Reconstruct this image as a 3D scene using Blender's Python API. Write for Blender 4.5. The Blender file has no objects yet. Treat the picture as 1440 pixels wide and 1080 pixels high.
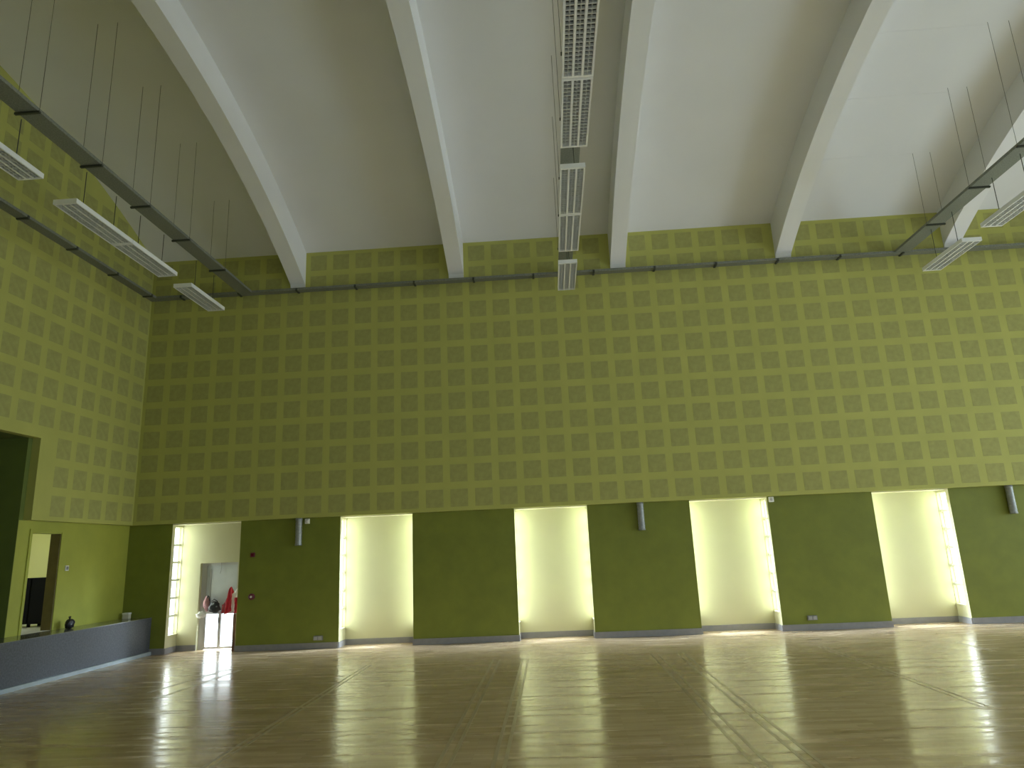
import bpy, bmesh, math, random
from mathutils import Vector, Matrix, noise
random.seed(7)
SC = bpy.context.scene
COL = SC.collection
PI = math.pi

# ------------------------------------------------------------------ camera, sky, exposure
cam_data = bpy.data.cameras.new('camera')
cam = bpy.data.objects.new('camera', cam_data)
COL.objects.link(cam)
_f, _yaw, _pitch, _roll = 967.44, 0.0474, 0.2376, -0.0435
def cam_axes(yaw, pitch, roll):
    f = Vector((-math.sin(yaw)*math.cos(pitch), math.cos(yaw)*math.cos(pitch), math.sin(pitch)))
    r = Vector((math.cos(yaw), math.sin(yaw), 0)); u = r.cross(f)
    return r*math.cos(roll)+u*math.sin(roll), u*math.cos(roll)-r*math.sin(roll), f
_r, _u, _fw = cam_axes(_yaw, _pitch, _roll)
CAM = Vector((10.286, -16.71, 2.043))
cam.matrix_world = Matrix(((_r.x, _u.x, -_fw.x, CAM.x), (_r.y, _u.y, -_fw.y, CAM.y), (_r.z, _u.z, -_fw.z, CAM.z), (0, 0, 0, 1)))
cam_data.sensor_width = 36.0
cam_data.lens = _f/1440*36
cam_data.clip_end = 200
SC.camera = cam

world = bpy.data.worlds.new('overcast_sky'); SC.world = world
world.use_nodes = True
wb = world.node_tree.nodes['Background']
wb.inputs[0].default_value = (0.86, 0.93, 1.0, 1); wb.inputs[1].default_value = 4.0

SC.view_settings.view_transform = 'Standard'
SC.view_settings.look = 'None'
SC.view_settings.gamma = 1.0
SC.view_settings.use_curve_mapping = False
SC.view_settings.exposure = 0.0
SC.cycles.max_bounces = 10
SC.cycles.diffuse_bounces = 6
SC.cycles.sample_clamp_indirect = 6.0
SC.cycles.caustics_reflective = False
SC.cycles.caustics_refractive = False

DAYLIGHT = (0.945, 0.965, 1.0)
def daylight(name, loc, direction, sx, sy, radiance, color=DAYLIGHT):
    """the open sky seen through one window, as an area lamp filling that opening from outside"""
    L = bpy.data.lights.new(name, 'AREA'); L.shape = 'RECTANGLE'; L.size = sx; L.size_y = sy
    L.energy = radiance*PI*sx*sy; L.color = color
    o = bpy.data.objects.new(name, L); COL.objects.link(o)
    o.location = loc
    d = Vector(direction).normalized()
    z = -d; y = Vector((0, 0, 1)); x = y.cross(z).normalized(); y = z.cross(x)
    o.matrix_world = Matrix(((x.x, y.x, z.x, loc[0]), (x.y, y.y, z.y, loc[1]), (x.z, y.z, z.z, loc[2]), (0, 0, 0, 1)))
    return o

# ------------------------------------------------------------------ dimensions (metres; back wall panels at Y=0, left wall panels at X=0)
XR = 29.2; YF = -17.6; ZP = 3.04          # right wall, front wall, underside of the acoustic panelling
YP = 0.17                                 # face of the dark piers
YB = 0.70                                 # back wall of the alcoves
ALC = [(0.93, 2.66), (5.14, 6.92), (9.40, 11.16), (13.60, 15.43), (17.87, 19.63), (22.05, 23.8), (26.2, 27.9)]
WIN_Y = (0.30, 0.69); WIN_Z = (0.41, 2.97)
R_ALCOVE = 11.5; R_SKY = 170.0; R_RIGHT = 4.8; R_FRONT_FILL = 3.4
SKYBLUE = (0.82, 0.935, 1.12)
RW = [(-15.8, -11.2), (-10.4, -5.8), (-5.0, -0.9)]   # big windows of the right wall (outside the frame)
RWZ = (0.3, 5.6)
def ceil_z(y): return 11.945-(20.83-math.sqrt(20.83**2-(y+8.8)**2))
def rib_z(y): return 11.275-(18.7-math.sqrt(18.7**2-(y+8.8)**2))

for i, (a, b) in enumerate(ALC):
    yc = (WIN_Y[0]+WIN_Y[1])/2; zc = (WIN_Z[0]+WIN_Z[1])/2
    w = WIN_Y[1]-WIN_Y[0]; h = WIN_Z[1]-WIN_Z[0]
    daylight('daylight_alcove', (a-0.135, yc, zc), (1, 0, 0), w, h, R_ALCOVE)
    if i != 0:
        daylight('daylight_alcove', (b+0.135, yc, zc), (-1, 0, 0), w, h, R_ALCOVE)
    # the open sky above and beyond each window, shining down through it onto the floor
    zc2, yc2, off = 5.4, 2.7, 1.7
    for s, x in ((-1, a), (1, b)):
        if i == 0 and s == 1: continue
        p = Vector((x+s*off, yc2, zc2)); q = Vector((x, yc, 1.65))
        daylight('daylight_sky', p, q-p, 2.4, 3.2, R_SKY, SKYBLUE)
    if 0 < i < 7:
        daylight('daylight_front_fill', ((a+b)/2, YF-0.24, 1.7), (0, 1, 0), b-a, 2.55, R_FRONT_FILL, (0.90, 0.955, 1.04))  # fill light for the back wall, added behind unseen front windows
for (a, b) in RW:
    daylight('daylight_right', (XR+0.28, (a+b)/2, (RWZ[0]+RWZ[1])/2), (-1, 0, 0), b-a, RWZ[1]-RWZ[0], R_RIGHT, SKYBLUE)
daylight('daylight_door', (1.92, 1.02, 0.45), (0, -1, 0), 0.9, 0.85, 2.0)
daylight('daylight_side_room', (-3.36, -1.6, 2.35), (1, 0, 0), 1.6, 0.9, 3.0)

# ------------------------------------------------------------------ materials
def nodes(m): return m.node_tree.nodes, m.node_tree.links
def mat(name, col, rough=0.6, metal=0.0, var=0.0, scale=6.0, bump=0.0, bscale=40.0, spec=0.5):
    m = bpy.data.materials.new(name); m.use_nodes = True
    N, L = nodes(m); b = N['Principled BSDF']
    b.inputs['Roughness'].default_value = rough; b.inputs['Metallic'].default_value = metal
    b.inputs['Specular IOR Level'].default_value = spec
    c = (*col, 1)
    b.inputs['Base Color'].default_value = c
    tc = N.new('ShaderNodeTexCoord')
    if var > 0:
        n = N.new('ShaderNodeTexNoise'); n.inputs['Scale'].default_value = scale; n.inputs['Detail'].default_value = 4
        L.new(tc.outputs['Object'], n.inputs['Vector'])
        r = N.new('ShaderNodeValToRGB')
        r.color_ramp.elements[0].position = 0.3; r.color_ramp.elements[1].position = 0.7
        r.color_ramp.elements[0].color = (*[x*(1-var) for x in col], 1)
        r.color_ramp.elements[1].color = (*[min(1, x*(1+var)) for x in col], 1)
        L.new(n.outputs['Fac'], r.inputs[0]); L.new(r.outputs[0], b.inputs['Base Color'])
    if bump > 0:
        n2 = N.new('ShaderNodeTexNoise'); n2.inputs['Scale'].default_value = bscale; n2.inputs['Detail'].default_value = 3
        L.new(tc.outputs['Object'], n2.inputs['Vector'])
        bp = N.new('ShaderNodeBump'); bp.inputs['Strength'].default_value = bump; bp.inputs['Distance'].default_value = 0.01
        L.new(n2.outputs['Fac'], bp.inputs['Height']); L.new(bp.outputs['Normal'], b.inputs['Normal'])
    return m

M = {}
M['panel'] = mat('yellow_green_panel_paint', (0.43, 0.43, 0.11), 0.75, var=0.05, scale=1.5)
M['perf'] = mat('perforated_panel_field', (0.342, 0.337, 0.108), 0.85, var=0.09, scale=9)
M['pier'] = mat('moss_green_pier_paint', (0.17, 0.195, 0.022), 0.7, var=0.08, scale=3, bump=0.1)
M['lower'] = mat('lime_green_wall_paint', (0.37, 0.39, 0.06), 0.6, var=0.07, scale=2)
M['alcove'] = mat('pale_yellow_alcove_paint', (0.53, 0.51, 0.325), 0.7, var=0.02, scale=2)
M['white'] = mat('white_ceiling_paint', (0.77, 0.77, 0.78), 0.8, var=0.02, scale=0.7)
M['rib'] = mat('white_rib_paint', (0.81, 0.81, 0.82), 0.7, var=0.02, scale=1)
M['skirt'] = mat('grey_skirting', (0.24, 0.235, 0.25), 0.5, var=0.08, scale=8)
M['dais'] = mat('grey_speckled_dais_cladding', (0.078, 0.085, 0.102), 0.55, var=0.3, scale=30)
M['dais_top'] = mat('glossy_grey_dais_top', (0.20, 0.20, 0.19), 0.16, var=0.1, scale=5)
M['dais_skirt'] = mat('pale_blue_grey_step_edge', (0.36, 0.42, 0.46), 0.5, var=0.06)
M['galv'] = mat('galvanised_steel', (0.27, 0.285, 0.28), 0.5, metal=0.35, var=0.16, scale=22)
M['tray'] = mat('perforated_galvanised_tray', (0.20, 0.21, 0.175), 0.6, metal=0.1, var=0.25, scale=45)
M['dark_steel'] = mat('dark_steel', (0.06, 0.065, 0.05), 0.5, metal=0.4)
M['rod'] = mat('threaded_rod_steel', (0.12, 0.125, 0.11), 0.5, metal=0.5)
M['lamp_white'] = mat('white_lamp_enamel', (0.84, 0.85, 0.84), 0.4)
M['louvre'] = mat('satin_louvre', (0.62, 0.63, 0.62), 0.35, metal=0.2)
M['shaded_plate'] = mat('shade_grey_plate', (0.12, 0.125, 0.12), 0.5)  # dark grey paints in the shade inside the switched-off fittings
M['tube'] = mat('unlit_fluorescent_tube', (0.45, 0.46, 0.45), 0.3)
M['alu'] = mat('grey_white_aluminium_frame', (0.55, 0.55, 0.57), 0.4, metal=0.15)
M['door_panel'] = mat('grey_door_panel', (0.56, 0.59, 0.63), 0.4, var=0.05, scale=3)
M['winframe'] = mat('pale_window_frame', (0.70, 0.70, 0.62), 0.5)
M['black'] = mat('black_plastic', (0.014, 0.014, 0.016), 0.45, bump=0.3, bscale=20)
M['cabinet'] = mat('near_black_cabinet', (0.010, 0.010, 0.014), 0.8, spec=0.1)
M['white_plastic'] = mat('white_plastic', (0.78, 0.78, 0.76), 0.4)
M['grey_plastic'] = mat('grey_plastic', (0.22, 0.22, 0.23), 0.45)
M['red_plastic'] = mat('dark_red_plastic', (0.13, 0.010, 0.03), 0.4)
M['red_cloth'] = mat('red_cloth', (0.55, 0.03, 0.05), 0.8, var=0.25, scale=12, bump=0.4, bscale=25)
M['pink_cloth'] = mat('dusty_pink_cloth', (0.42, 0.22, 0.24), 0.85, var=0.25, scale=14, bump=0.4, bscale=25)
M['white_cloth'] = mat('white_cloth', (0.82, 0.80, 0.78), 0.85, var=0.05, scale=12, bump=0.3, bscale=25)
M['leather'] = mat('black_leather', (0.016, 0.018, 0.022), 0.35, var=0.3, scale=15, bump=0.3, bscale=30)
M['wood_brown'] = mat('brown_wood', (0.16, 0.07, 0.035), 0.5, var=0.25, scale=10)
M['tile_white'] = mat('white_floor_tiles', (0.72, 0.72, 0.70), 0.3)
M['room'] = mat('pale_lime_room_paint', (0.62, 0.62, 0.24), 0.7)
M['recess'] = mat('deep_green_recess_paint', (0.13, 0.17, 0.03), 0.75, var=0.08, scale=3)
M['tape'] = mat('matt_grey_green_line_paint', (0.47, 0.375, 0.235), 0.33, spec=0.45)
M['ext'] = mat('outside_concrete', (0.5, 0.5, 0.48), 0.9)

def glass_mat():
    m = bpy.data.materials.new('clear_window_glass'); m.use_nodes = True
    N, L = nodes(m); N.remove(N['Principled BSDF'])
    t = N.new('ShaderNodeBsdfTransparent'); t.inputs[0].default_value = (0.93, 0.96, 0.94, 1)
    g = N.new('ShaderNodeBsdfGlossy'); g.inputs['Roughness'].default_value = 0.03
    fr = N.new('ShaderNodeFresnel'); fr.inputs[0].default_value = 1.45
    mx = N.new('ShaderNodeMixShader')
    mul = N.new('ShaderNodeMath'); mul.operation = 'MULTIPLY'; mul.inputs[1].default_value = 0.5
    L.new(fr.outputs[0], mul.inputs[0]); L.new(mul.outputs[0], mx.inputs[0])
    L.new(t.outputs[0], mx.inputs[1]); L.new(g.outputs[0], mx.inputs[2])
    L.new(mx.outputs[0], N['Material Output'].inputs[0])
    return m
M['glass'] = glass_mat()

def floor_mat():
    m = bpy.data.materials.new('varnished_strip_parquet'); m.use_nodes = True
    N, L = nodes(m); b = N['Principled BSDF']
    tc = N.new('ShaderNodeTexCoord')
    br = N.new('ShaderNodeTexBrick')
    br.inputs['Scale'].default_value = 1.0; br.inputs['Brick Width'].default_value = 0.55; br.inputs['Row Height'].default_value = 0.075
    br.inputs['Mortar Size'].default_value = 0.0012; br.inputs['Bias'].default_value = 0.0
    br.inputs['Color1'].default_value = (0.50, 0.37, 0.225, 1); br.inputs['Color2'].default_value = (0.66, 0.51, 0.34, 1)
    br.inputs['Mortar'].default_value = (0.33, 0.23, 0.13, 1)
    br.offset = 0.37
    L.new(tc.outputs['Object'], br.inputs['Vector'])
    mp = N.new('ShaderNodeMapping'); mp.inputs['Scale'].default_value = (0.5, 4.5, 1); L.new(tc.outputs['Object'], mp.inputs[0])
    n = N.new('ShaderNodeTexNoise'); n.inputs['Scale'].default_value = 1.2; n.inputs['Detail'].default_value = 5; L.new(mp.outputs[0], n.inputs[0])
    mix = N.new('ShaderNodeMix'); mix.data_type = 'RGBA'; mix.blend_type = 'MULTIPLY'; mix.inputs[0].default_value = 0.7
    rp = N.new('ShaderNodeValToRGB'); rp.color_ramp.elements[0].position = 0.32; rp.color_ramp.elements[1].position = 0.68
    rp.color_ramp.elements[0].color = (0.66, 0.58, 0.48, 1); rp.color_ramp.elements[1].color = (1.12, 1.12, 1.1, 1)
    L.new(n.outputs['Fac'], rp.inputs[0])
    L.new(br.outputs['Color'], mix.inputs[6]); L.new(rp.outputs[0], mix.inputs[7])
    L.new(mix.outputs[2], b.inputs['Base Color'])
    # uneven sheen of the sanded and lacquered strips
    mp2 = N.new('ShaderNodeMapping'); mp2.inputs['Scale'].default_value = (0.3, 3.0, 1); L.new(tc.outputs['Object'], mp2.inputs[0])
    n2 = N.new('ShaderNodeTexNoise'); n2.inputs['Scale'].default_value = 2.0; n2.inputs['Detail'].default_value = 3; L.new(mp2.outputs[0], n2.inputs[0])
    rr = N.new('ShaderNodeMapRange'); rr.inputs[1].default_value = 0.3; rr.inputs[2].default_value = 0.7; rr.inputs[3].default_value = 0.08; rr.inputs[4].default_value = 0.34
    L.new(n2.outputs['Fac'], rr.inputs[0]); L.new(rr.outputs[0], b.inputs['Roughness'])
    mp3 = N.new('ShaderNodeMapping'); mp3.inputs['Scale'].default_value = (0.5, 9.0, 1); L.new(tc.outputs['Object'], mp3.inputs[0])
    n3 = N.new('ShaderNodeTexNoise'); n3.inputs['Scale'].default_value = 0.8; n3.inputs['Detail'].default_value = 2; L.new(mp3.outputs[0], n3.inputs[0])
    bp = N.new('ShaderNodeBump'); bp.inputs['Strength'].default_value = 0.06; bp.inputs['Distance'].default_value = 0.01
    mp4 = N.new('ShaderNodeMapping'); mp4.inputs['Scale'].default_value = (0.35, 1.6, 1); L.new(tc.outputs['Object'], mp4.inputs[0])
    n4 = N.new('ShaderNodeTexNoise'); n4.inputs['Scale'].default_value = 1.0; n4.inputs['Detail'].default_value = 2; L.new(mp4.outputs[0], n4.inputs[0])
    ad = N.new('ShaderNodeMath'); ad.operation = 'MULTIPLY_ADD'; ad.inputs[1].default_value = 2.2
    L.new(n4.outputs['Fac'], ad.inputs[0]); L.new(n3.outputs['Fac'], ad.inputs[2])
    L.new(ad.outputs[0], bp.inputs['Height']); L.new(bp.outputs['Normal'], b.inputs['Normal'])
    b.inputs['Specular IOR Level'].default_value = 0.5
    return m
M['floor'] = floor_mat()

# ------------------------------------------------------------------ mesh helpers
ORG = {}
class MB:
    def __init__(s): s.v = []; s.f = []; s.sm = []
    def add(s, vs, fs, smooth=False):
        o = len(s.v); s.v += [tuple(v) for v in vs]; s.f += [tuple(i+o for i in f) for f in fs]; s.sm += [smooth]*len(fs); return s
    def box(s, x0, x1, y0, y1, z0, z1):
        return s.add([(x0, y0, z0), (x1, y0, z0), (x1, y1, z0), (x0, y1, z0), (x0, y0, z1), (x1, y0, z1), (x1, y1, z1), (x0, y1, z1)],
                     [(3, 2, 1, 0), (4, 5, 6, 7), (0, 1, 5, 4), (1, 2, 6, 5), (2, 3, 7, 6), (3, 0, 4, 7)])
    def cbox(s, x0, x1, y0, y1, z0, z1, c):
        """box with chamfered edges all round"""
        bm = bmesh.new(); bmesh.ops.create_cube(bm, size=1)
        for v in bm.verts: v.co = Vector(((x0+x1)/2+v.co.x*(x1-x0), (y0+y1)/2+v.co.y*(y1-y0), (z0+z1)/2+v.co.z*(z1-z0)))
        bmesh.ops.bevel(bm, geom=list(bm.edges), offset=c, segments=2, affect='EDGES', profile=0.6)
        bm.verts.index_update()
        s.add([v.co.copy() for v in bm.verts], [[v.index for v in f.verts] for f in bm.faces]); bm.free(); return s
    def tube(s, pts, r, n=8, caps=True):
        pts = [Vector(p) for p in pts]; rings = []; rr = r if isinstance(r, (list, tuple)) else [r]*len(pts)
        up = None
        for i, p in enumerate(pts):
            t = (pts[min(i+1, len(pts)-1)]-pts[max(i-1, 0)]).normalized()
            if up is None: up = t.orthogonal().normalized()
            up = (up-t*up.dot(t)).normalized(); w = t.cross(up)
            rings.append([p+(up*math.cos(2*PI*k/n)+w*math.sin(2*PI*k/n))*rr[i] for k in range(n)])
        vs = [v for R in rings for v in R]; fs = []
        for i in range(len(pts)-1):
            for k in range(n): fs.append((i*n+k, i*n+(k+1) % n, (i+1)*n+(k+1) % n, (i+1)*n+k))
        s.add(vs, fs, True)
        if caps: s.add(rings[0], [tuple(range(n-1, -1, -1))]); s.add(rings[-1], [tuple(range(n))])
        return s
    def lathe(s, prof, axis='z', n=20, c=(0, 0, 0)):
        vs = []; fs = []
        for (r, h) in prof:
            for k in range(n):
                a = 2*PI*k/n; x, y = r*math.cos(a), r*math.sin(a)
                vs.append((c[0]+x, c[1]+y, c[2]+h) if axis == 'z' else (c[0]+x, c[1]+h, c[2]+y))
        for i in range(len(prof)-1):
            for k in range(n):
                q = (i*n+k, i*n+(k+1) % n, (i+1)*n+(k+1) % n, (i+1)*n+k)
                fs.append(q if axis == 'z' else q[::-1])
        return s.add(vs, fs, True)
    def build(s, name, m, parent=None, bevel=0):
        me = bpy.data.meshes.new(name)
        o = ORG.get(parent.name, Vector((0, 0, 0))) if parent else Vector((0, 0, 0))
        me.from_pydata([tuple(Vector(v)-o) for v in s.v], [], s.f)
        for p, q in zip(me.polygons, s.sm): p.use_smooth = q
        me.materials.append(M[m] if isinstance(m, str) else m); me.update()
        ob = bpy.data.objects.new(name, me); COL.objects.link(ob)
        if parent: ob.parent = parent
        ORG[ob.name] = o
        return ob

def thing(name, label, cat, loc, group=None):
    o = bpy.data.objects.new(name, None); COL.objects.link(o); o.location = loc; o.empty_display_size = 0.1
    ORG[o.name] = Vector(loc); o['label'] = label; o['category'] = cat
    if group: o['group'] = group
    return o
def tag(o, label, cat, group=None):
    o['label'] = label; o['category'] = cat
    if group: o['group'] = group
    return o
def struct(o): o['kind'] = 'structure'; return o
def dup(root, loc, label):
    r = root.copy(); COL.objects.link(r); r.location = loc; r['label'] = label
    for ch in list(root.children):
        c = ch.copy(); COL.objects.link(c); c.parent = r
        for g in list(ch.children):
            d = g.copy(); COL.objects.link(d); d.parent = c
    return r

# ------------------------------------------------------------------ floor, court lines
fl = struct(MB().box(-0.6, XR+0.3, YF-0.2, 0.95, -0.2, 0).build('floor', 'floor'))
def line_pts(pts, w=0.042):
    m = MB()
    for (a, b) in zip(pts, pts[1:]):
        a = Vector((*a, 0)); b = Vector((*b, 0)); d = (b-a).normalized(); n = Vector((-d.y, d.x, 0))*w/2
        q = [a-n, a+n, b+n, b-n]
        m.add([v+Vector((0, 0, 0.0002)) for v in q]+[v+Vector((0, 0, 0.0015)) for v in q],
              [(0, 1, 2, 3), (7, 6, 5, 4), (0, 4, 5, 1), (1, 5, 6, 2), (2, 6, 7, 3), (3, 7, 4, 0)])
    return m
CL = []
for (x, y0, y1) in [(9.02, -2.5, -15.5), (9.145, -2.5, -15.5), (9.585, -2.48, -15.5), (9.70, -2.48, -15.5), (12.06, -2.5, -15.5), (12.19, -2.5, -15.5),
                    (12.55, -2.45, -15.5), (12.675, -2.45, -15.5), (6.55, -2.6, -9.5), (6.64, -2.6, -9.5), (15.28, -2.35, -7.5), (15.37, -2.35, -7.5),
                    (17.78, -2.3, -3.6), (17.85, -2.3, -3.6)]:
    CL.append([(x, y0), (x, y1)])
CL += [[(3.45, -4.7), (3.66, -3.4), (3.80, -2.45)], [(3.40, -4.7), (3.60, -3.4), (3.73, -2.45)],
       [(3.84, -5.3), (3.93, -3.9), (4.02, -2.6)], [(3.90, -5.3), (3.99, -3.9), (4.08, -2.6)],
       [(9.56, -2.48), (9.72, -2.48)], [(12.03, -2.5), (12.5, -2.5)]]
for pts in CL: line_pts(pts, 0.042 if abs(pts[0][0]-3.7) > 0.6 else 0.028).build('court_line', 'tape', fl)

# ------------------------------------------------------------------ back wall: panelling, piers, alcoves, windows
TOPZ = 10.3
wb_ = MB().box(-0.17, XR+0.2, 0, 0.29, ZP, TOPZ).build('wall_back', 'panel'); struct(wb_)
for (x0, x1) in zip([-0.5]+[b for a, b in ALC], [a for a, b in ALC]+[XR+0.2]):
    MB().box(x0, x1, YP, YP+0.12, 0, ZP).build('pier', 'pier', wb_)
    MB().box(max(x0, 0.57), x1, YP-0.018, YP, 0, 0.135).build('skirting', 'skirt', wb_)
wn = 0
def jamb(x, s, window):
    """side wall of an alcove at x; s=+1 solid lies towards +X"""
    global wn
    x0, x1 = sorted((x, x+s*0.12))
    m = MB()
    if window:
        (a, b), (c, d) = WIN_Y, WIN_Z
        m.box(x0, x1, YP+0.12, a, 0, ZP).box(x0, x1, b, YB+0.12, 0, ZP).box(x0, x1, a, b, 0, c).box(x0, x1, a, b, d, ZP)
    else: m.box(x0, x1, YP+0.12, YB+0.12, 0, ZP)
    # the reveal of the dark pier is painted pale too
    m.box(min(x, x-s*0.003), max(x, x-s*0.003), YP+0.001, YP+0.12, 0, ZP)
    m.build('alcove_side', 'alcove', wb_)
    MB().box(min(x, x-s*0.018), max(x, x-s*0.018), YP, YB, 0, 0.13).build('skirting', 'skirt', wb_)
    if window:
        wn += 1
        xa = x+s*0.085; xb = x+s*0.118; xa, xb = sorted((xa, xb)); fw = 0.016
        w = MB().box(xa, xb, a, a+fw, c, d).box(xa, xb, b-fw, b, c, d).box(xa, xb, a+fw, b-fw, c, c+fw).box(xa, xb, a+fw, b-fw, d-fw, d)
        w = struct(w.build('window_%d' % wn, 'winframe'))
        n = 6; ph = (d-c-2*fw)/n
        for k in range(n):
            z0 = c+fw+k*ph; z1 = z0+ph
            if k: MB().box(min(x+s*0.025, xb), max(x+s*0.025, xa, xb) if s > 0 else max(x+s*0.025, xa), a+fw, b-fw, z0-0.026, z0+0.026).build('glazing_bar', 'winframe', w)
            MB().box((xa+xb)/2-0.003, (xa+xb)/2+0.003, a+fw, b-fw, z0+(0.026 if k else 0), z1-(0.026 if k < n-1 else 0)).build('pane', 'glass', w)
        MB().box(min(x-s*0.015, x+s*0.006), max(x-s*0.015, x+s*0.006), a-0.01, b+0.01, c-0.02, c).build('sill', 'alcove', w)
D2 = (1.43, 2.40, 2.06)
for i, (a, b) in enumerate(ALC):
    m = MB()
    if i == 0:
        m.box(a-0.12, D2[0], YB, YB+0.22, 0, ZP).box(D2[1], b+0.12, YB, YB+0.22, 0, ZP).box(D2[0], D2[1], YB, YB+0.22, D2[2], ZP)
        for (p, q) in ((a, D2[0]), (D2[1], b)): MB().box(p, q, YB-0.018, YB, 0, 0.13).build('skirting', 'skirt', wb_)
    else:
        m.box(a-0.12, b+0.12, YB, YB+0.12, 0, ZP)
        MB().box(a, b, YB-0.018, YB, 0, 0.13).build('skirting', 'skirt', wb_)
    m.build('alcove_back', 'alcove', wb_)
    MB().box(a, b, YP, YB, ZP-0.02, ZP-0.001).box(a-0.12, b+0.12, 0.29, YB+0.12, ZP, ZP+0.15).build('alcove_soffit', 'alcove', wb_)
    jamb(a, -1, True); jamb(b, 1, i != 0)

# acoustic squares: perforated fields set in the panel boards
def tile_mesh(axis):
    h = 0.213; c = 0.004; t = 0.002; vs = []; 
    for (e, d) in ((h, 0.0), (h-c, t)):
        for (p, q) in ((-e, -e), (e, -e), (e, e), (-e, e)):
            vs.append((p, -d, q) if axis == 'y' else (d, -p, q))
    me = bpy.data.meshes.new('acoustic_square')
    me.from_pydata(vs, [], [(4, 5, 6, 7), (0, 1, 5, 4), (1, 2, 6, 5), (2, 3, 7, 6), (3, 0, 4, 7)])
    me.materials.append(M['perf']); me.update(); return me
tm_b = tile_mesh('y'); tm_l = tile_mesh('x')
ROWZ = [ZP+0.005+0.3+0.6*r for r in range(10)]+[ZP+6.065, ZP+6.645]
rib_x = [3.96+4.2*i for i in range(-1, 7)]
cand = []
for c in range(38):
    for ri, z in enumerate(ROWZ):
        x = 0.3+0.6*c
        if ri >= 10 and any(abs(x-rx) < 0.30 for rx in rib_x): continue
        cand.append(((Vector((x, 0, z))-CAM).length, x, z))
cand.sort()
for (d, x, z) in cand[:298]:
    o = bpy.data.objects.new('acoustic_square', tm_b); COL.objects.link(o); o.parent = wb_; o.location = (x, 0, z)
def squares_stuff(lst, me, parent):
    m = MB()
    for (x, y, z) in lst: m.add([(v.co.x+x, v.co.y+y, v.co.z+z) for v in me.vertices], [tuple(p.vertices) for p in me.polygons])
    o = m.build('acoustic_square_field', 'perf', parent); o['kind'] = 'stuff'; return o
squares_stuff([(x, 0, z) for (d, x, z) in cand[298:]]+[(0.3+0.6*c, 0, z) for c in range(38, 48) for z in ROWZ[:10]], tm_b, wb_)

# ------------------------------------------------------------------ left wall with door opening, dark recess and the room behind the door
DZ = 0.85                                            # top of the dais
DY = (-3.12, -2.25); DTOP = 2.83
RY = (-9.0, -3.385); RTOP = 4.68
wl = MB().box(-0.17, 0, RY[1], 0, ZP, RTOP).box(-0.17, 0, YF-0.2, RY[0], ZP, RTOP)
wl.box(-0.17, 0, YF-0.2, 0, RTOP, 12.3)
wl = struct(wl.build('wall_left', 'panel'))
lo = MB().box(-0.37, -0.17, -3.49, DY[0], 0, ZP).box(-0.37, -0.17, DY[1], YP+0.12, 0, ZP).box(-0.37, -0.17, DY[0], DY[1], DTOP, ZP)
lo.box(-0.37, -0.17, YF-0.2, RY[0], 0, ZP)
lo.build('lower_wall', 'lower', wl)
def rowz_ok(y, z): return not (z < RTOP+0.22 and y < RY[1]+0.22)
LT = []
for i in range(27):
    y = -0.27-0.603*i
    for z in ROWZ+[ZP+7.245, ZP+7.845]:
        if rowz_ok(y, z) and z+0.2 < ceil_z(y): LT.append((y, z))
LT.sort(key=lambda t: -t[0])
for (y, z) in LT[:290]:
    o = bpy.data.objects.new('acoustic_square', tm_l); COL.objects.link(o); o.parent = wl; o.location = (0, y, z)
squares_stuff([(0, y, z) for (y, z) in LT[290:]], tm_l, wl)
# recess (a deep unlit opening)
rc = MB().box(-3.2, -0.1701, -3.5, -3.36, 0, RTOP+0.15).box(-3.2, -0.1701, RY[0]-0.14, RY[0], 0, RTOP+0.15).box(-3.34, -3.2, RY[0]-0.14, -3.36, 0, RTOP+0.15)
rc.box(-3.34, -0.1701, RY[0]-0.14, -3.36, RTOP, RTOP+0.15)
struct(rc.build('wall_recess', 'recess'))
# side room
sr = MB().box(-3.3, -0.37, 0.05, 0.17, DZ, 3.4).box(-3.3, -0.37, -3.36, -3.3, DZ, 3.4)
sr.box(-3.32, -3.2, -3.3, -2.4, DZ, 3.4).box(-3.32, -3.2, -0.8, 0.1, DZ, 3.4).box(-3.32, -3.2, -2.4, -0.8, DZ, 1.9).box(-3.32, -3.2, -2.4, -0.8, 2.8, 3.4)
sr.box(-3.32, -0.37, -3.36, 0.17, 3.3, 3.4)
struct(sr.build('wall_side_room', 'room'))
struct(MB().box(-3.3, -0.2, -3.3, 0.05, DZ-0.1, DZ+0.004).box(-0.2, -0.168, DY[0], DY[1], DZ-0.1, DZ+0.004).build('floor_side_room', 'tile_white'))
# door lining (no leaf: the opening is empty)
d1 = MB().box(-0.375, -0.16, DY[0], DY[0]+0.03, DZ, DTOP).box(-0.375, -0.16, DY[0], DY[1], DTOP-0.03, DTOP)
d1 = struct(d1.build('door_1', 'lower'))
MB().box(-0.375, -0.165, DY[1]-0.03, DY[1], DZ, DTOP).build('door_jamb', mat('dark_olive_door_jamb', (0.11, 0.085, 0.025), 0.7, var=0.15, scale=5), d1)
MB().box(-0.165, -0.150, DY[0]-0.05, DY[0], DZ, DTOP+0.05).box(-0.165, -0.150, DY[0], DY[1], DTOP, DTOP+0.05).box(-0.165, -0.150, DY[1], DY[1]+0.05, DZ, DTOP+0.05).build('architrave', 'lower', d1)

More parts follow.
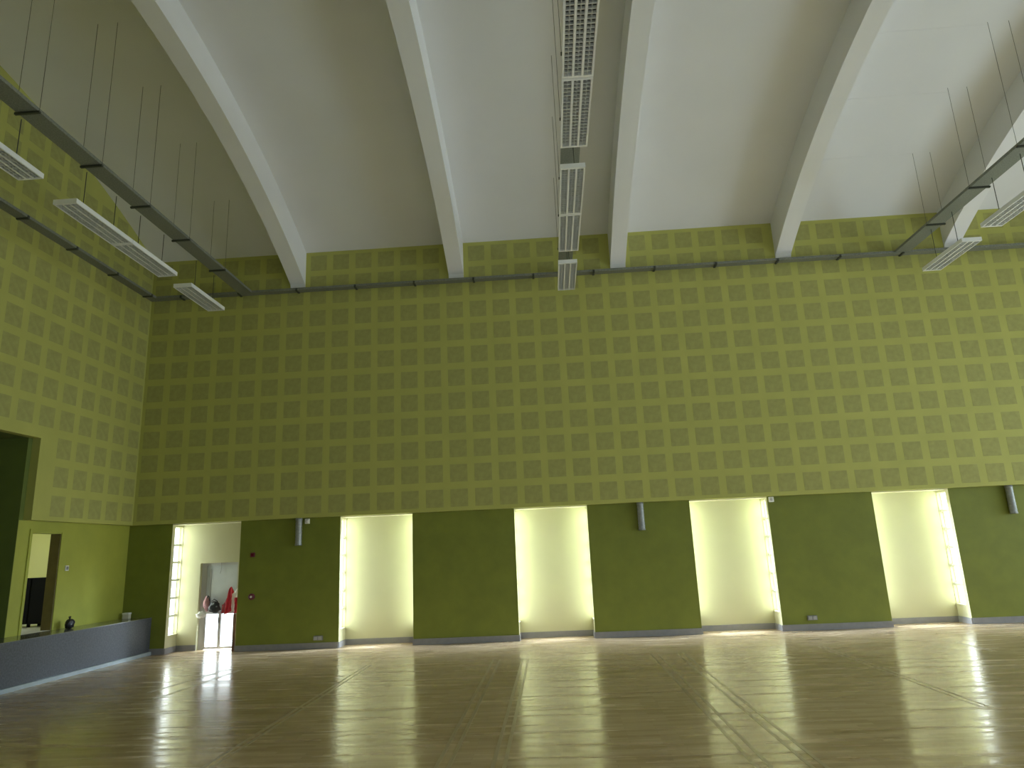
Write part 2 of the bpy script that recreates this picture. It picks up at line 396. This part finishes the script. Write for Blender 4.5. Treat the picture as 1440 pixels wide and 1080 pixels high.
# ------------------------------------------------------------------ right and front wall, ceiling, ribs
wr = MB(); ys = [YF-0.2]+[v for ab in RW for v in ab]+[0.95]
for k in range(0, len(ys), 2): wr.box(XR, XR+0.2, ys[k], ys[k+1], RWZ[0], RWZ[1])
wr.box(XR, XR+0.2, YF-0.2, 0.95, 0, RWZ[0]).box(XR, XR+0.2, YF-0.2, 0.95, RWZ[1], 12.3)
wr = struct(wr.build('wall_right', 'panel'))
for (a, b) in RW:
    wn += 1
    w = MB().box(XR+0.06, XR+0.14, a, a+0.07, *RWZ).box(XR+0.06, XR+0.14, b-0.07, b, *RWZ).box(XR+0.06, XR+0.14, a+0.07, b-0.07, RWZ[0], RWZ[0]+0.07).box(XR+0.06, XR+0.14, a+0.07, b-0.07, RWZ[1]-0.07, RWZ[1])
    w = struct(w.build('window_%d' % wn, 'winframe'))
    for k in range(1, 3):
        z = RWZ[0]+(RWZ[1]-RWZ[0])*k/3; MB().box(XR+0.06, XR+0.14, a+0.07, b-0.07, z-0.03, z+0.03).build('glazing_bar', 'winframe', w)
    for k in range(3):
        z0 = RWZ[0]+(RWZ[1]-RWZ[0])*k/3+0.07; z1 = RWZ[0]+(RWZ[1]-RWZ[0])*(k+1)/3-0.07
        MB().box(XR+0.097, XR+0.103, a+0.07, b-0.07, z0-0.04, z1+0.04).build('pane', 'glass', w)
wf = MB().box(-0.5, XR+0.2, YF-0.2, YF, ZP, TOPZ+0.2); wf = struct(wf.build('wall_front', 'panel'))
lw = MB().box(-0.5, XR+0.2, YF-0.2, YF, 0, 0.42).box(-0.5, XR+0.2, YF-0.2, YF, 2.98, ZP)
xs = [-0.5]+[v for ab in ALC[1:] for v in ab]+[XR+0.2]
for k in range(0, len(xs), 2): lw.box(xs[k], xs[k+1], YF-0.2, YF, 0.42, 2.98)
lw.build('lower_wall', 'pier', wf)
for (a, b) in ALC[1:]:  # unseen windows behind the camera, added to let in the fill light
    wn += 1
    w = MB().box(a, a+0.06, YF-0.14, YF-0.08, 0.42, 2.98).box(b-0.06, b, YF-0.14, YF-0.08, 0.42, 2.98).box(a+0.06, b-0.06, YF-0.14, YF-0.08, 0.42, 0.48).box(a+0.06, b-0.06, YF-0.14, YF-0.08, 2.92, 2.98)
    w = struct(w.build('window_%d' % wn, 'winframe'))
    MB().box((a+b)/2-0.03, (a+b)/2+0.03, YF-0.14, YF-0.08, 0.48, 2.92).build('glazing_bar', 'winframe', w)
    for (p, q) in ((a+0.06, (a+b)/2-0.03), ((a+b)/2+0.03, b-0.06)): MB().box(p, q, YF-0.113, YF-0.107, 0.48, 2.92).build('pane', 'glass', w)

def arch_strip(x0, x1, zf0, zf1, ysamp):
    m = MB(); vs = []
    for y in ysamp:
        a, b = zf0(y), zf1(y); vs += [(x0, y, a), (x1, y, a), (x1, y, b), (x0, y, b)]
    fs = []
    for i in range(len(ysamp)-1):
        o = i*4; p = o+4
        fs += [(o, o+1, p+1, p), (o+1, o+2, p+2, p+1), (o+2, o+3, p+3, p+2), (o+3, o, p, p+3)]
    m.add(vs, [f[::-1] for f in fs]); m.add(vs[:4], [(0, 1, 2, 3)]); m.add(vs[-4:], [(3, 2, 1, 0)])
    return m
yy = [0.0-17.6*i/72 for i in range(73)]
yc_ = [0.4-18.4*i/72 for i in range(73)]
ce = arch_strip(-0.2, XR+0.2, ceil_z, lambda y: ceil_z(y)+0.2, yc_).build('ceiling', 'white'); struct(ce)
# shuttering seams of the right-hand bay
for y in (-1.74, -3.3, -4.85, -6.4, -7.9):
    MB().box(16.8, 19.3, y-0.006, y+0.006, ceil_z(y)-0.004, ceil_z(y)+0.01).build('ceiling_seam', 'white', ce)
for i, x in enumerate(rib_x):
    if x < 0: continue
    def zf(y):
        return 8.98 if y > -0.06 or y < -17.54 else rib_z(y)
    ysr = [0, -0.06, -0.0601]+[-0.25*k for k in range(1, 70)]+[-17.5399, -17.54, -17.6]
    o = arch_strip(x-0.195, x+0.195, zf, lambda y: ceil_z(y)+0.05, ysr).build('trim_%d' % (i), 'rib'); struct(o)

# ------------------------------------------------------------------ dais along the left wall
da = thing('dais', 'long grey speckled dais running along the left wall', 'platform', (0.2, -6, 0))
MB().box(-0.168, 0.57, YF+0.002, YP-0.002, 0.001, DZ-0.012).build('dais_body', 'dais', da)
MB().box(-0.168, 0.574, YF+0.002, YP-0.002, DZ-0.012, DZ).build('dais_top', 'dais_top', da)['label'] = 'glossy grey top'
struct(MB().box(-3.199, -0.172, RY[0]+0.001, -3.501, 0, DZ-0.001).build('floor_recess', 'dais_top'))
MB().box(0.57, 0.63, YF+0.01, YP-0.002, 0, 0.075).build('dais_skirting', 'dais_skirt', da)['label'] = 'pale blue-grey skirting'

# ------------------------------------------------------------------ door of the first alcove
d2 = MB().box(D2[0]+0.06, D2[0]+0.13, 0.80, 0.86, 0, D2[2]).box(D2[1]-0.07, D2[1], 0.80, 0.86, 0, D2[2]).box(D2[0]+0.13, D2[1]-0.07, 0.80, 0.86, D2[2]-0.06, D2[2])
d2.box(D2[0], D2[0]+0.06, 0.80, 0.92, 0, D2[2])
d2 = struct(d2.build('door_2', 'alu'))
X0, X1 = D2[0]+0.13, D2[1]-0.07; XM = (X0+X1)/2
MB().box(X0, X1, 0.815, 0.845, 0.93, D2[2]-0.06).build('upper_panel', 'door_panel', d2)
MB().box(X0+0.08, X0+0.10, 0.80, 0.815, 0.95, 1.92).build('upper_panel_bead', 'alu', d2)
MB().box(X0, X1, 0.80, 0.86, 0.86, 0.93).build('mid_rail', 'alu', d2)
for k, (a, b) in enumerate(((X0, XM-0.002), (XM+0.002, X1))):
    l = MB().box(a, a+0.035, 0.805, 0.855, 0.01, 0.86).box(b-0.035, b, 0.805, 0.855, 0.01, 0.86).box(a+0.035, b-0.035, 0.805, 0.855, 0.01, 0.06).box(a+0.035, b-0.035, 0.805, 0.855, 0.83, 0.86).build('door_leaf', 'alu', d2)
    MB().box(a+0.035, b-0.035, 0.827, 0.833, 0.06, 0.83).build('pane', 'glass', l)
    for z in (0.10, 0.145, 0.19, 0.235): MB().box(a+0.035, b-0.035, 0.82, 0.826, z-0.004, z+0.004).build('louvre_bar', 'alu', l)
MB().box(XM-0.03, XM-0.015, 0.78, 0.805, 0.62, 0.74).build('handle', 'dark_steel', d2)

# ------------------------------------------------------------------ cable trays
def tray(name, label, x0, x1, y0, y1, z, axis, hang, h=0.06):
    t = thing(name, label, 'cable tray', ((x0+x1)/2, (y0+y1)/2, z), 'galvanised cable trays')
    MB().box(x0, x1, y0, y1, z, z+0.004).build('tray_base', 'tray', t)
    if axis == 'y':
        MB().box(x0, x0+0.004, y0, y1, z+0.004, z+h).build('side_flange', 'tray', t); MB().box(x1-0.004, x1, y0, y1, z+0.004, z+h).build('side_flange', 'tray', t)
    else:
        MB().box(x0, x1, y0, y0+0.004, z+0.004, z+h).build('side_flange', 'tray', t); MB().box(x0, x1, y1-0.004, y1, z+0.004, z+h).build('side_flange', 'tray', t)
    for q in hang:
        if name == 'suspended_cable_tray':
            MB().box(x0-0.03, x1+0.03, q-0.02, q+0.02, z-0.035, z-0.001).build('hanger_bar', 'dark_steel', t)
            for x in (x0-0.018, x1+0.018):
                MB().tube([(x, q, z-0.035), (x, q, ceil_z(q)+0.01)], 0.004, 6).build('hanger_rod', 'rod', t)
        elif axis == 'x':
            MB().box(q-0.025, q+0.025, y0-0.012, y1, z-0.025, z-0.001).box(q-0.025, q+0.025, y0-0.012, y0-0.001, z-0.001, z+0.045).build('wall_bracket', 'dark_steel', t)
        else:
            MB().box(x0, x1+0.012, q-0.025, q+0.025, z-0.025, z-0.001).box(x1+0.001, x1+0.012, q-0.025, q+0.025, z-0.001, z+0.045).build('wall_bracket', 'dark_steel', t)
    return t
HY = [-1.74, -3.40, -4.90, -6.37, -7.88, -9.4, -10.9]
tray('wall_cable_tray', 'long grey cable tray fixed along the back wall under the white ribs', 0.0, XR, -0.20, -0.002, 8.88, 'x', [0.9+1.545*k for k in range(18)])
tray('wall_cable_tray', 'grey cable tray fixed along the left wall above the squares', 0.002, 0.24, YF+0.1, -0.205, 8.88, 'y', [-0.4-1.45*k for k in range(11)])
tray('suspended_cable_tray', 'leftmost hanging cable tray, near the left wall', 2.46, 2.80, YF+0.2, -0.205, 8.88, 'y', HY)
tray('suspended_cable_tray', 'middle hanging cable tray, above the central row of lights', 10.81, 11.15, YF+0.2, -0.205, 8.88, 'y', [q-0.05*(i > 3) for i, q in enumerate([-1.74, -3.4, -4.9, -6.75, -8.23, -9.7, -11.2])])
tray('suspended_cable_tray', 'rightmost hanging cable tray, sloping up the right edge of the photo', 19.24, 19.60, YF+0.2, -0.205, 8.89, 'y', HY)

# ------------------------------------------------------------------ louvred strip lights (switched off)
LL = 1.615; LW = 0.415; LH = 0.085
def make_light():
    t = thing('strip_light', '', 'ceiling light', (0, 0, 0), 'white louvred strip lights')
    w, l = LW/2, LL/2
    MB().box(-w, w, -l, l, LH-0.004, LH).box(-w, -w+0.022, -l, l, 0, LH-0.004).box(w-0.022, w, -l, l, 0, LH-0.004) \
        .box(-w+0.022, w-0.022, -l, -l+0.04, 0, LH-0.004).box(-w+0.022, w-0.022, l-0.04, l, 0, LH-0.004).build('housing', 'lamp_white', t)
    MB().box(-w+0.023, w-0.023, -l+0.041, l-0.041, LH-0.008, LH-0.0045).build('shaded_plate', 'shaded_plate', t)  # top plate coloured dark so the louvre cells look shaded
    lane = (LW-0.044)/3
    for k in (1, 2):
        x = -w+0.022+k*lane
        MB().box(x-0.012, x+0.012, -l+0.04, l-0.04, 0.001, 0.045).build('divider', 'lamp_white', t)
    for k in range(3):
        xa = -w+0.022+k*lane+(0.012 if k else 0); xb = -w+0.022+(k+1)*lane-(0.012 if k < 2 else 0)
        m = MB()
        for xx in (xa+0.003, (xa+xb)/2, xb-0.003): m.box(xx-0.003, xx+0.003, -l+0.04, l-0.04, 0.002, 0.046)
        n = 20
        for j in range(1, n):
            y = -l+0.04+(LL-0.08)*j/n; m.box(xa+0.006, xb-0.006, y-0.007, y+0.007, 0.003, 0.04)
        m.build('louvre', 'louvre', t)
        MB().tube([((xa+xb)/2, -l+0.06, 0.06), ((xa+xb)/2, l-0.06, 0.06)], 0.012, 8).build('fluorescent_tube', 'tube', t)
    return t
LIGHTS = [
 (10.955, -1.84, 8.10, 'white strip light nearest the back wall in the central row'),
 (10.955, -4.07, 8.10, 'second strip light from the back wall in the central row'),
 (10.955, -5.71, 8.10, 'third strip light from the back wall in the central row'),
 (10.955, -7.92, 8.10, 'fourth strip light from the back wall in the central row'),
 (10.955, -9.55, 8.10, 'closest strip light of the central row, cut by the top of the photo'),
 (2.31, -1.84, 8.11, 'strip light nearest the back wall in the row by the left wall'),
 (2.31, -4.05, 8.11, 'left row strip light, far one of the joined pair'),
 (2.31, -5.68, 8.11, 'left row strip light, near one of the joined pair'),
 (2.31, -8.07, 8.11, 'left row strip light cut by the left edge of the photo'),
 (19.53, -1.86, 8.02, 'strip light nearest the back wall at the right side'),
 (19.53, -4.13, 8.02, 'right side strip light cut by the right edge of the photo')]
proto = make_light()
for i, (x, y, z, lab) in enumerate(LIGHTS):
    if i == 0: proto.location = (x, y, z); proto['label'] = lab; o = proto
    else: o = dup(proto, (x, y, z), lab)
    ORG[o.name] = Vector((x, y, z))
for i, (x, y, z, lab) in enumerate(LIGHTS):
    o = [q for q in SC.objects if q.get('label') == lab][0]
    xw = {0: 11.0, 1: 2.452, 2: 19.40}[0 if x == 10.955 else (1 if x < 5 else 2)]
    for yo in (-0.55, 0.3):
        MB().tube([(xw, y+yo, z+LH), (xw, y+yo, 8.844)], 0.007, 6).build('suspension_wire', 'dark_steel', o)

# ------------------------------------------------------------------ duct stubs below the panelling
for k, (x, lab) in enumerate(((4.14, 'galvanised duct stub on the first green pier, leftmost of the three'), (12.42, 'galvanised duct stub on the pier between the second and third plain alcoves'), (20.96, 'galvanised duct stub at the right edge of the photo'))):
    t = thing('duct_stub', lab, 'duct', (x, 0.085, 2.39), 'galvanised duct stubs')
    prof = [(0.070, 0.0), (0.077, 0.0)]
    for j in range(9): prof += [(0.077, 0.07*j+0.005), (0.081, 0.07*j+0.025), (0.077, 0.07*j+0.045)]
    prof += [(0.077, ZP-2.392), (0.070, ZP-2.392), (0.070, 0.0)]
    MB().lathe(prof, 'z', 20, (x, 0.085, 2.39)).build('spiral_pipe', 'galv', t)
    MB().lathe([(0.077, 0.0), (0.0835, 0.0), (0.0835, 0.035), (0.077, 0.035)], 'z', 20, (x, 0.085, 2.385)).build('end_collar', 'galv', t)
    MB().lathe([(0.08, 0.0), (0.0845, 0.0), (0.0845, 0.03), (0.08, 0.03)], 'z', 20, (x, 0.085, ZP-0.05)).build('top_flange', 'galv', t)

# ------------------------------------------------------------------ small fittings on the piers
for (x, z, lab) in ((4.33, 2.955, 'small white motion sensor beside the leftmost duct stub'), (15.52, 2.965, 'small white motion sensor at the corner of the third plain alcove')):
    t = thing('motion_sensor', lab, 'sensor', (x, YP, z), 'white motion sensors')
    MB().cbox(x-0.055, x+0.055, YP-0.07, YP, z-0.06, z+0.06, 0.012).build('sensor_body', 'white_plastic', t)
    MB().lathe([(0.0, -0.022), (0.02, -0.018), (0.032, -0.008), (0.036, 0.004)], 'y', 16, (x, YP-0.072, z-0.005)).build('sensor_lens', 'alu', t)
t = thing('call_point', 'small dark red call point on the pier beside the door alcove', 'alarm button', (3.0, YP, 2.21))
MB().cbox(2.945, 3.045, YP-0.05, YP, 2.16, 2.265, 0.01).build('call_point_body', 'red_plastic', t)
MB().box(2.965, 3.025, YP-0.054, YP-0.05, 2.185, 2.24).build('call_point_glass', mat('dull_red_glass', (0.12, 0.01, 0.03), 0.2), t)
t = thing('alarm_sounder', 'round red alarm sounder with white centre, low on the same pier', 'alarm', (3.01, YP, 1.235))
MB().lathe([(0.03, -0.055), (0.055, -0.055), (0.072, -0.04), (0.075, 0.0)], 'y', 20, (3.01, YP, 1.235)).build('sounder_ring', 'red_plastic', t)
MB().lathe([(0.0, -0.058), (0.02, -0.057), (0.031, -0.05)], 'y', 16, (3.01, YP, 1.23)).build('sounder_centre', 'white_plastic', t)
for (x, z, lab) in ((4.66, 0.24, 'grey wall socket near the floor below the leftmost duct stub'), (16.1, 0.27, 'grey wall socket low on the pier between the two right-hand alcoves')):
    t = thing('wall_socket', lab, 'socket', (x, YP, z), 'grey wall sockets')
    MB().cbox(x-0.11, x+0.11, YP-0.045, YP, z-0.05, z+0.05, 0.008).build('socket_box', 'grey_plastic', t)
    for s in (-0.05, 0.05): MB().cbox(x+s-0.04, x+s+0.04, YP-0.055, YP-0.045, z-0.035, z+0.035, 0.004).build('socket_cover', mat('pale_grey_cover', (0.36, 0.36, 0.36), 0.4), t)
t = thing('light_switch', 'small white light switch right of the open doorway', 'switch', (-0.17, -1.98, 2.085))
MB().cbox(-0.17, -0.145, -2.03, -1.93, 2.03, 2.14, 0.006).build('switch_plate', 'white_plastic', t)
MB().cbox(-0.146, -0.137, -2.01, -1.95, 2.05, 2.12, 0.003).build('switch_rocker', 'grey_plastic', t)

# ------------------------------------------------------------------ things on the dais and in the side room
def blob(c, r, seed, amp=0.18, n=22, m=14, freq=2.2, flat=None):
    vs = []; fs = []
    for i in range(m+1):
        th = PI*i/m
        for k in range(n):
            ph = 2*PI*k/n
            d = Vector((math.sin(th)*math.cos(ph), math.sin(th)*math.sin(ph), math.cos(th)))
            s = 1+amp*(noise.noise(d*freq+Vector((seed*3.1, seed*1.7, seed)))+0.5*noise.noise(d*freq*2.4+Vector((seed, 5, 2))))
            p = Vector((c[0]+d.x*r[0]*s, c[1]+d.y*r[1]*s, c[2]+d.z*r[2]*s))
            if flat is not None and p.z < flat: p.z = flat
            vs.append(p)
    for i in range(m):
        for k in range(n): fs.append((i*n+k, (i+1)*n+k, (i+1)*n+(k+1) % n, i*n+(k+1) % n))
    return MB().add(vs, fs, True)
bx, by = 0.06, -2.02
t = thing('tied_bag', 'small dark tied bag standing on the dais by the doorway', 'bag', (bx, by, DZ))
blob((bx, by, DZ+0.095), (0.085, 0.10, 0.10), 3, 0.25, flat=DZ+0.001).build('bag_body', 'black', t)
MB().tube([(bx, by, DZ+0.17), (bx, by-0.005, DZ+0.205), (bx+0.005, by-0.02, DZ+0.235)], [0.035, 0.014, 0.028], 10).build('bag_neck', 'black', t)
t = thing('white_box', 'small white box on the far end of the dais in the corner', 'box', (0.02, 0.06, DZ))
MB().cbox(-0.06, 0.09, 0.0, 0.11, DZ, DZ+0.13, 0.006).build('box_body', mat('cream_card', (0.62, 0.60, 0.50), 0.7), t)
MB().cbox(-0.066, 0.096, -0.006, 0.116, DZ+0.105, DZ+0.14, 0.004).build('box_lid', 'white_plastic', t)
t = thing('dark_cabinet', 'near-black low cabinet on short legs inside the side room', 'cabinet', (-1.3, -1.2, DZ))
MB().cbox(-1.98, -0.72, -1.38, -0.95, DZ+0.07, 1.905, 0.01).build('cabinet_body', 'cabinet', t)
for x in (-1.97, -1.34): MB().cbox(x+0.01, x+0.60, -1.40, -1.381, DZ+0.10, 1.88, 0.004).build('cabinet_door', 'cabinet', t)
for x in (-1.92, -1.36, -0.78):
    for y in (-1.33, -1.0): MB().box(x-0.025, x+0.025, y-0.025, y+0.025, DZ+0.004, DZ+0.07).build('leg', 'cabinet', t)

# ------------------------------------------------------------------ bags and clothes hung on the alcove door
rail = MB()
t = thing('pink_bundle', 'dusty pink cloth bundle at the left end of the door rail', 'cloth', (1.66, 0.7, 0.84))
blob((1.635, 0.715, 1.09), (0.075, 0.05, 0.17), 5, 0.3, freq=1.8).build('bundle', 'pink_cloth', t)
MB().tube([(1.64, 0.70, 1.20), (1.665, 0.69, 1.285), (1.695, 0.70, 1.25), (1.71, 0.71, 1.15)], 0.012, 8).build('bundle_strap', 'leather', t)
t = thing('black_handbag', 'black handbag hanging in the middle of the alcove door', 'bag', (1.87, 0.68, 0.86))
blob((1.87, 0.655, 0.99), (0.15, 0.07, 0.135), 9, 0.22, freq=1.6).build('bag_body', 'leather', t)
MB().tube([(1.76, 0.66, 1.04), (1.79, 0.64, 1.15), (1.86, 0.63, 1.19), (1.94, 0.64, 1.14), (1.97, 0.66, 1.03)], 0.011, 8).build('handle', 'leather', t)
MB().cbox(1.93, 1.965, 0.585, 0.60, 1.0, 1.035, 0.004).build('clasp', 'galv', t)
t = thing('white_carrier_bag', 'crumpled white carrier bag below the pink bundle', 'bag', (1.56, 0.66, 0.77))
blob((1.55, 0.62, 0.835), (0.11, 0.05, 0.07), 12, 0.45, freq=2.6).build('bag_body', 'white_cloth', t)
MB().tube([(1.56, 0.61, 0.87), (1.59, 0.60, 0.93), (1.62, 0.61, 0.86)], 0.008, 8).build('handle', 'white_cloth', t)
def drape(x0, x1, ztop, zbot, y, seed, folds=5, thick=0.02):
    nx, nz = 22, 16; F = []; B = []
    for j in range(nz+1):
        v = j/nz
        for i in range(nx+1):
            u = i/nx
            tz = ztop(u)+(zbot(u)-ztop(u))*v
            yy_ = y+0.03*math.sin(u*folds*PI+seed+v)*(0.4+0.6*v)+0.02*noise.noise(Vector((u*3, v*3, seed)))
            xx = x0(v)+(x1(v)-x0(v))*u+0.015*noise.noise(Vector((u*4, v*5, seed+7)))
            F.append((xx, yy_, tz)); B.append((xx, yy_+thick, tz))
    n = (nx+1)*(nz+1); fs = []
    for j in range(nz):
        for i in range(nx):
            a = j*(nx+1)+i; b = a+1; c = b+nx+1; d = a+nx+1
            fs += [(a, d, c, b), (n+a, n+b, n+c, n+d)]
    for i in range(nx):
        fs += [(i, i+1, n+i+1, n+i)]; k = nz*(nx+1)+i; fs += [(k, n+k, n+k+1, k+1)]
    for j in range(nz):
        k = j*(nx+1); fs += [(k, n+k, n+k+nx+1, k+nx+1)]; k += nx; fs += [(k, k+nx+1, n+k+nx+1, n+k)]
    return MB().add(F+B, fs, True)
t = thing('red_jacket', 'bright red jacket hanging at the right of the alcove door', 'jacket', (2.2, 0.66, 0.83))
drape(lambda v: 2.18-0.08*v, lambda v: 2.36-0.02*v, lambda u: 1.47-0.9*(u-0.45)**2, lambda u: 0.80+0.12*u, 0.66, 1.2, 5).build('jacket_body', 'red_cloth', t)
drape(lambda v: 2.045, lambda v: 2.20, lambda u: 1.05+0.28*u*u, lambda u: 0.85, 0.68, 3.0, 4).build('sleeve', mat('faded_red_cloth', (0.45, 0.09, 0.11), 0.85, var=0.2, scale=12), t)
t = thing('white_shirt', 'white and red cloth hanging beside the red jacket', 'cloth', (2.48, 0.44, 0.85))
drape(lambda v: 2.40, lambda v: 2.57, lambda u: 1.30+0.18*u, lambda u: 0.90-0.05*u, 0.44, 5.0, 3).build('shirt_body', 'white_cloth', t)
drape(lambda v: 2.485, lambda v: 2.56, lambda u: 1.22, lambda u: 0.86, 0.395, 2.0, 3).build('red_trim', 'red_cloth', t)
t = thing('brown_board', 'narrow brown board leaning in the right corner of the door alcove', 'board', (2.53, 0.35, 0))
MB().cbox(2.515, 2.55, 0.30, 0.40, 0.001, 0.84, 0.004).build('board', 'wood_brown', t)
# thin cable hanging above the alcove door
t = thing('loose_cable', 'thin dark cable hanging from the top of the alcove door', 'cable', (1.9, 0.79, 1.8))
MB().tube([(1.92, 0.79, 2.06), (1.93, 0.78, 1.95), (1.925, 0.78, 1.86), (1.90, 0.785, 1.80)], 0.006, 6).build('cable', 'grey_plastic', t)
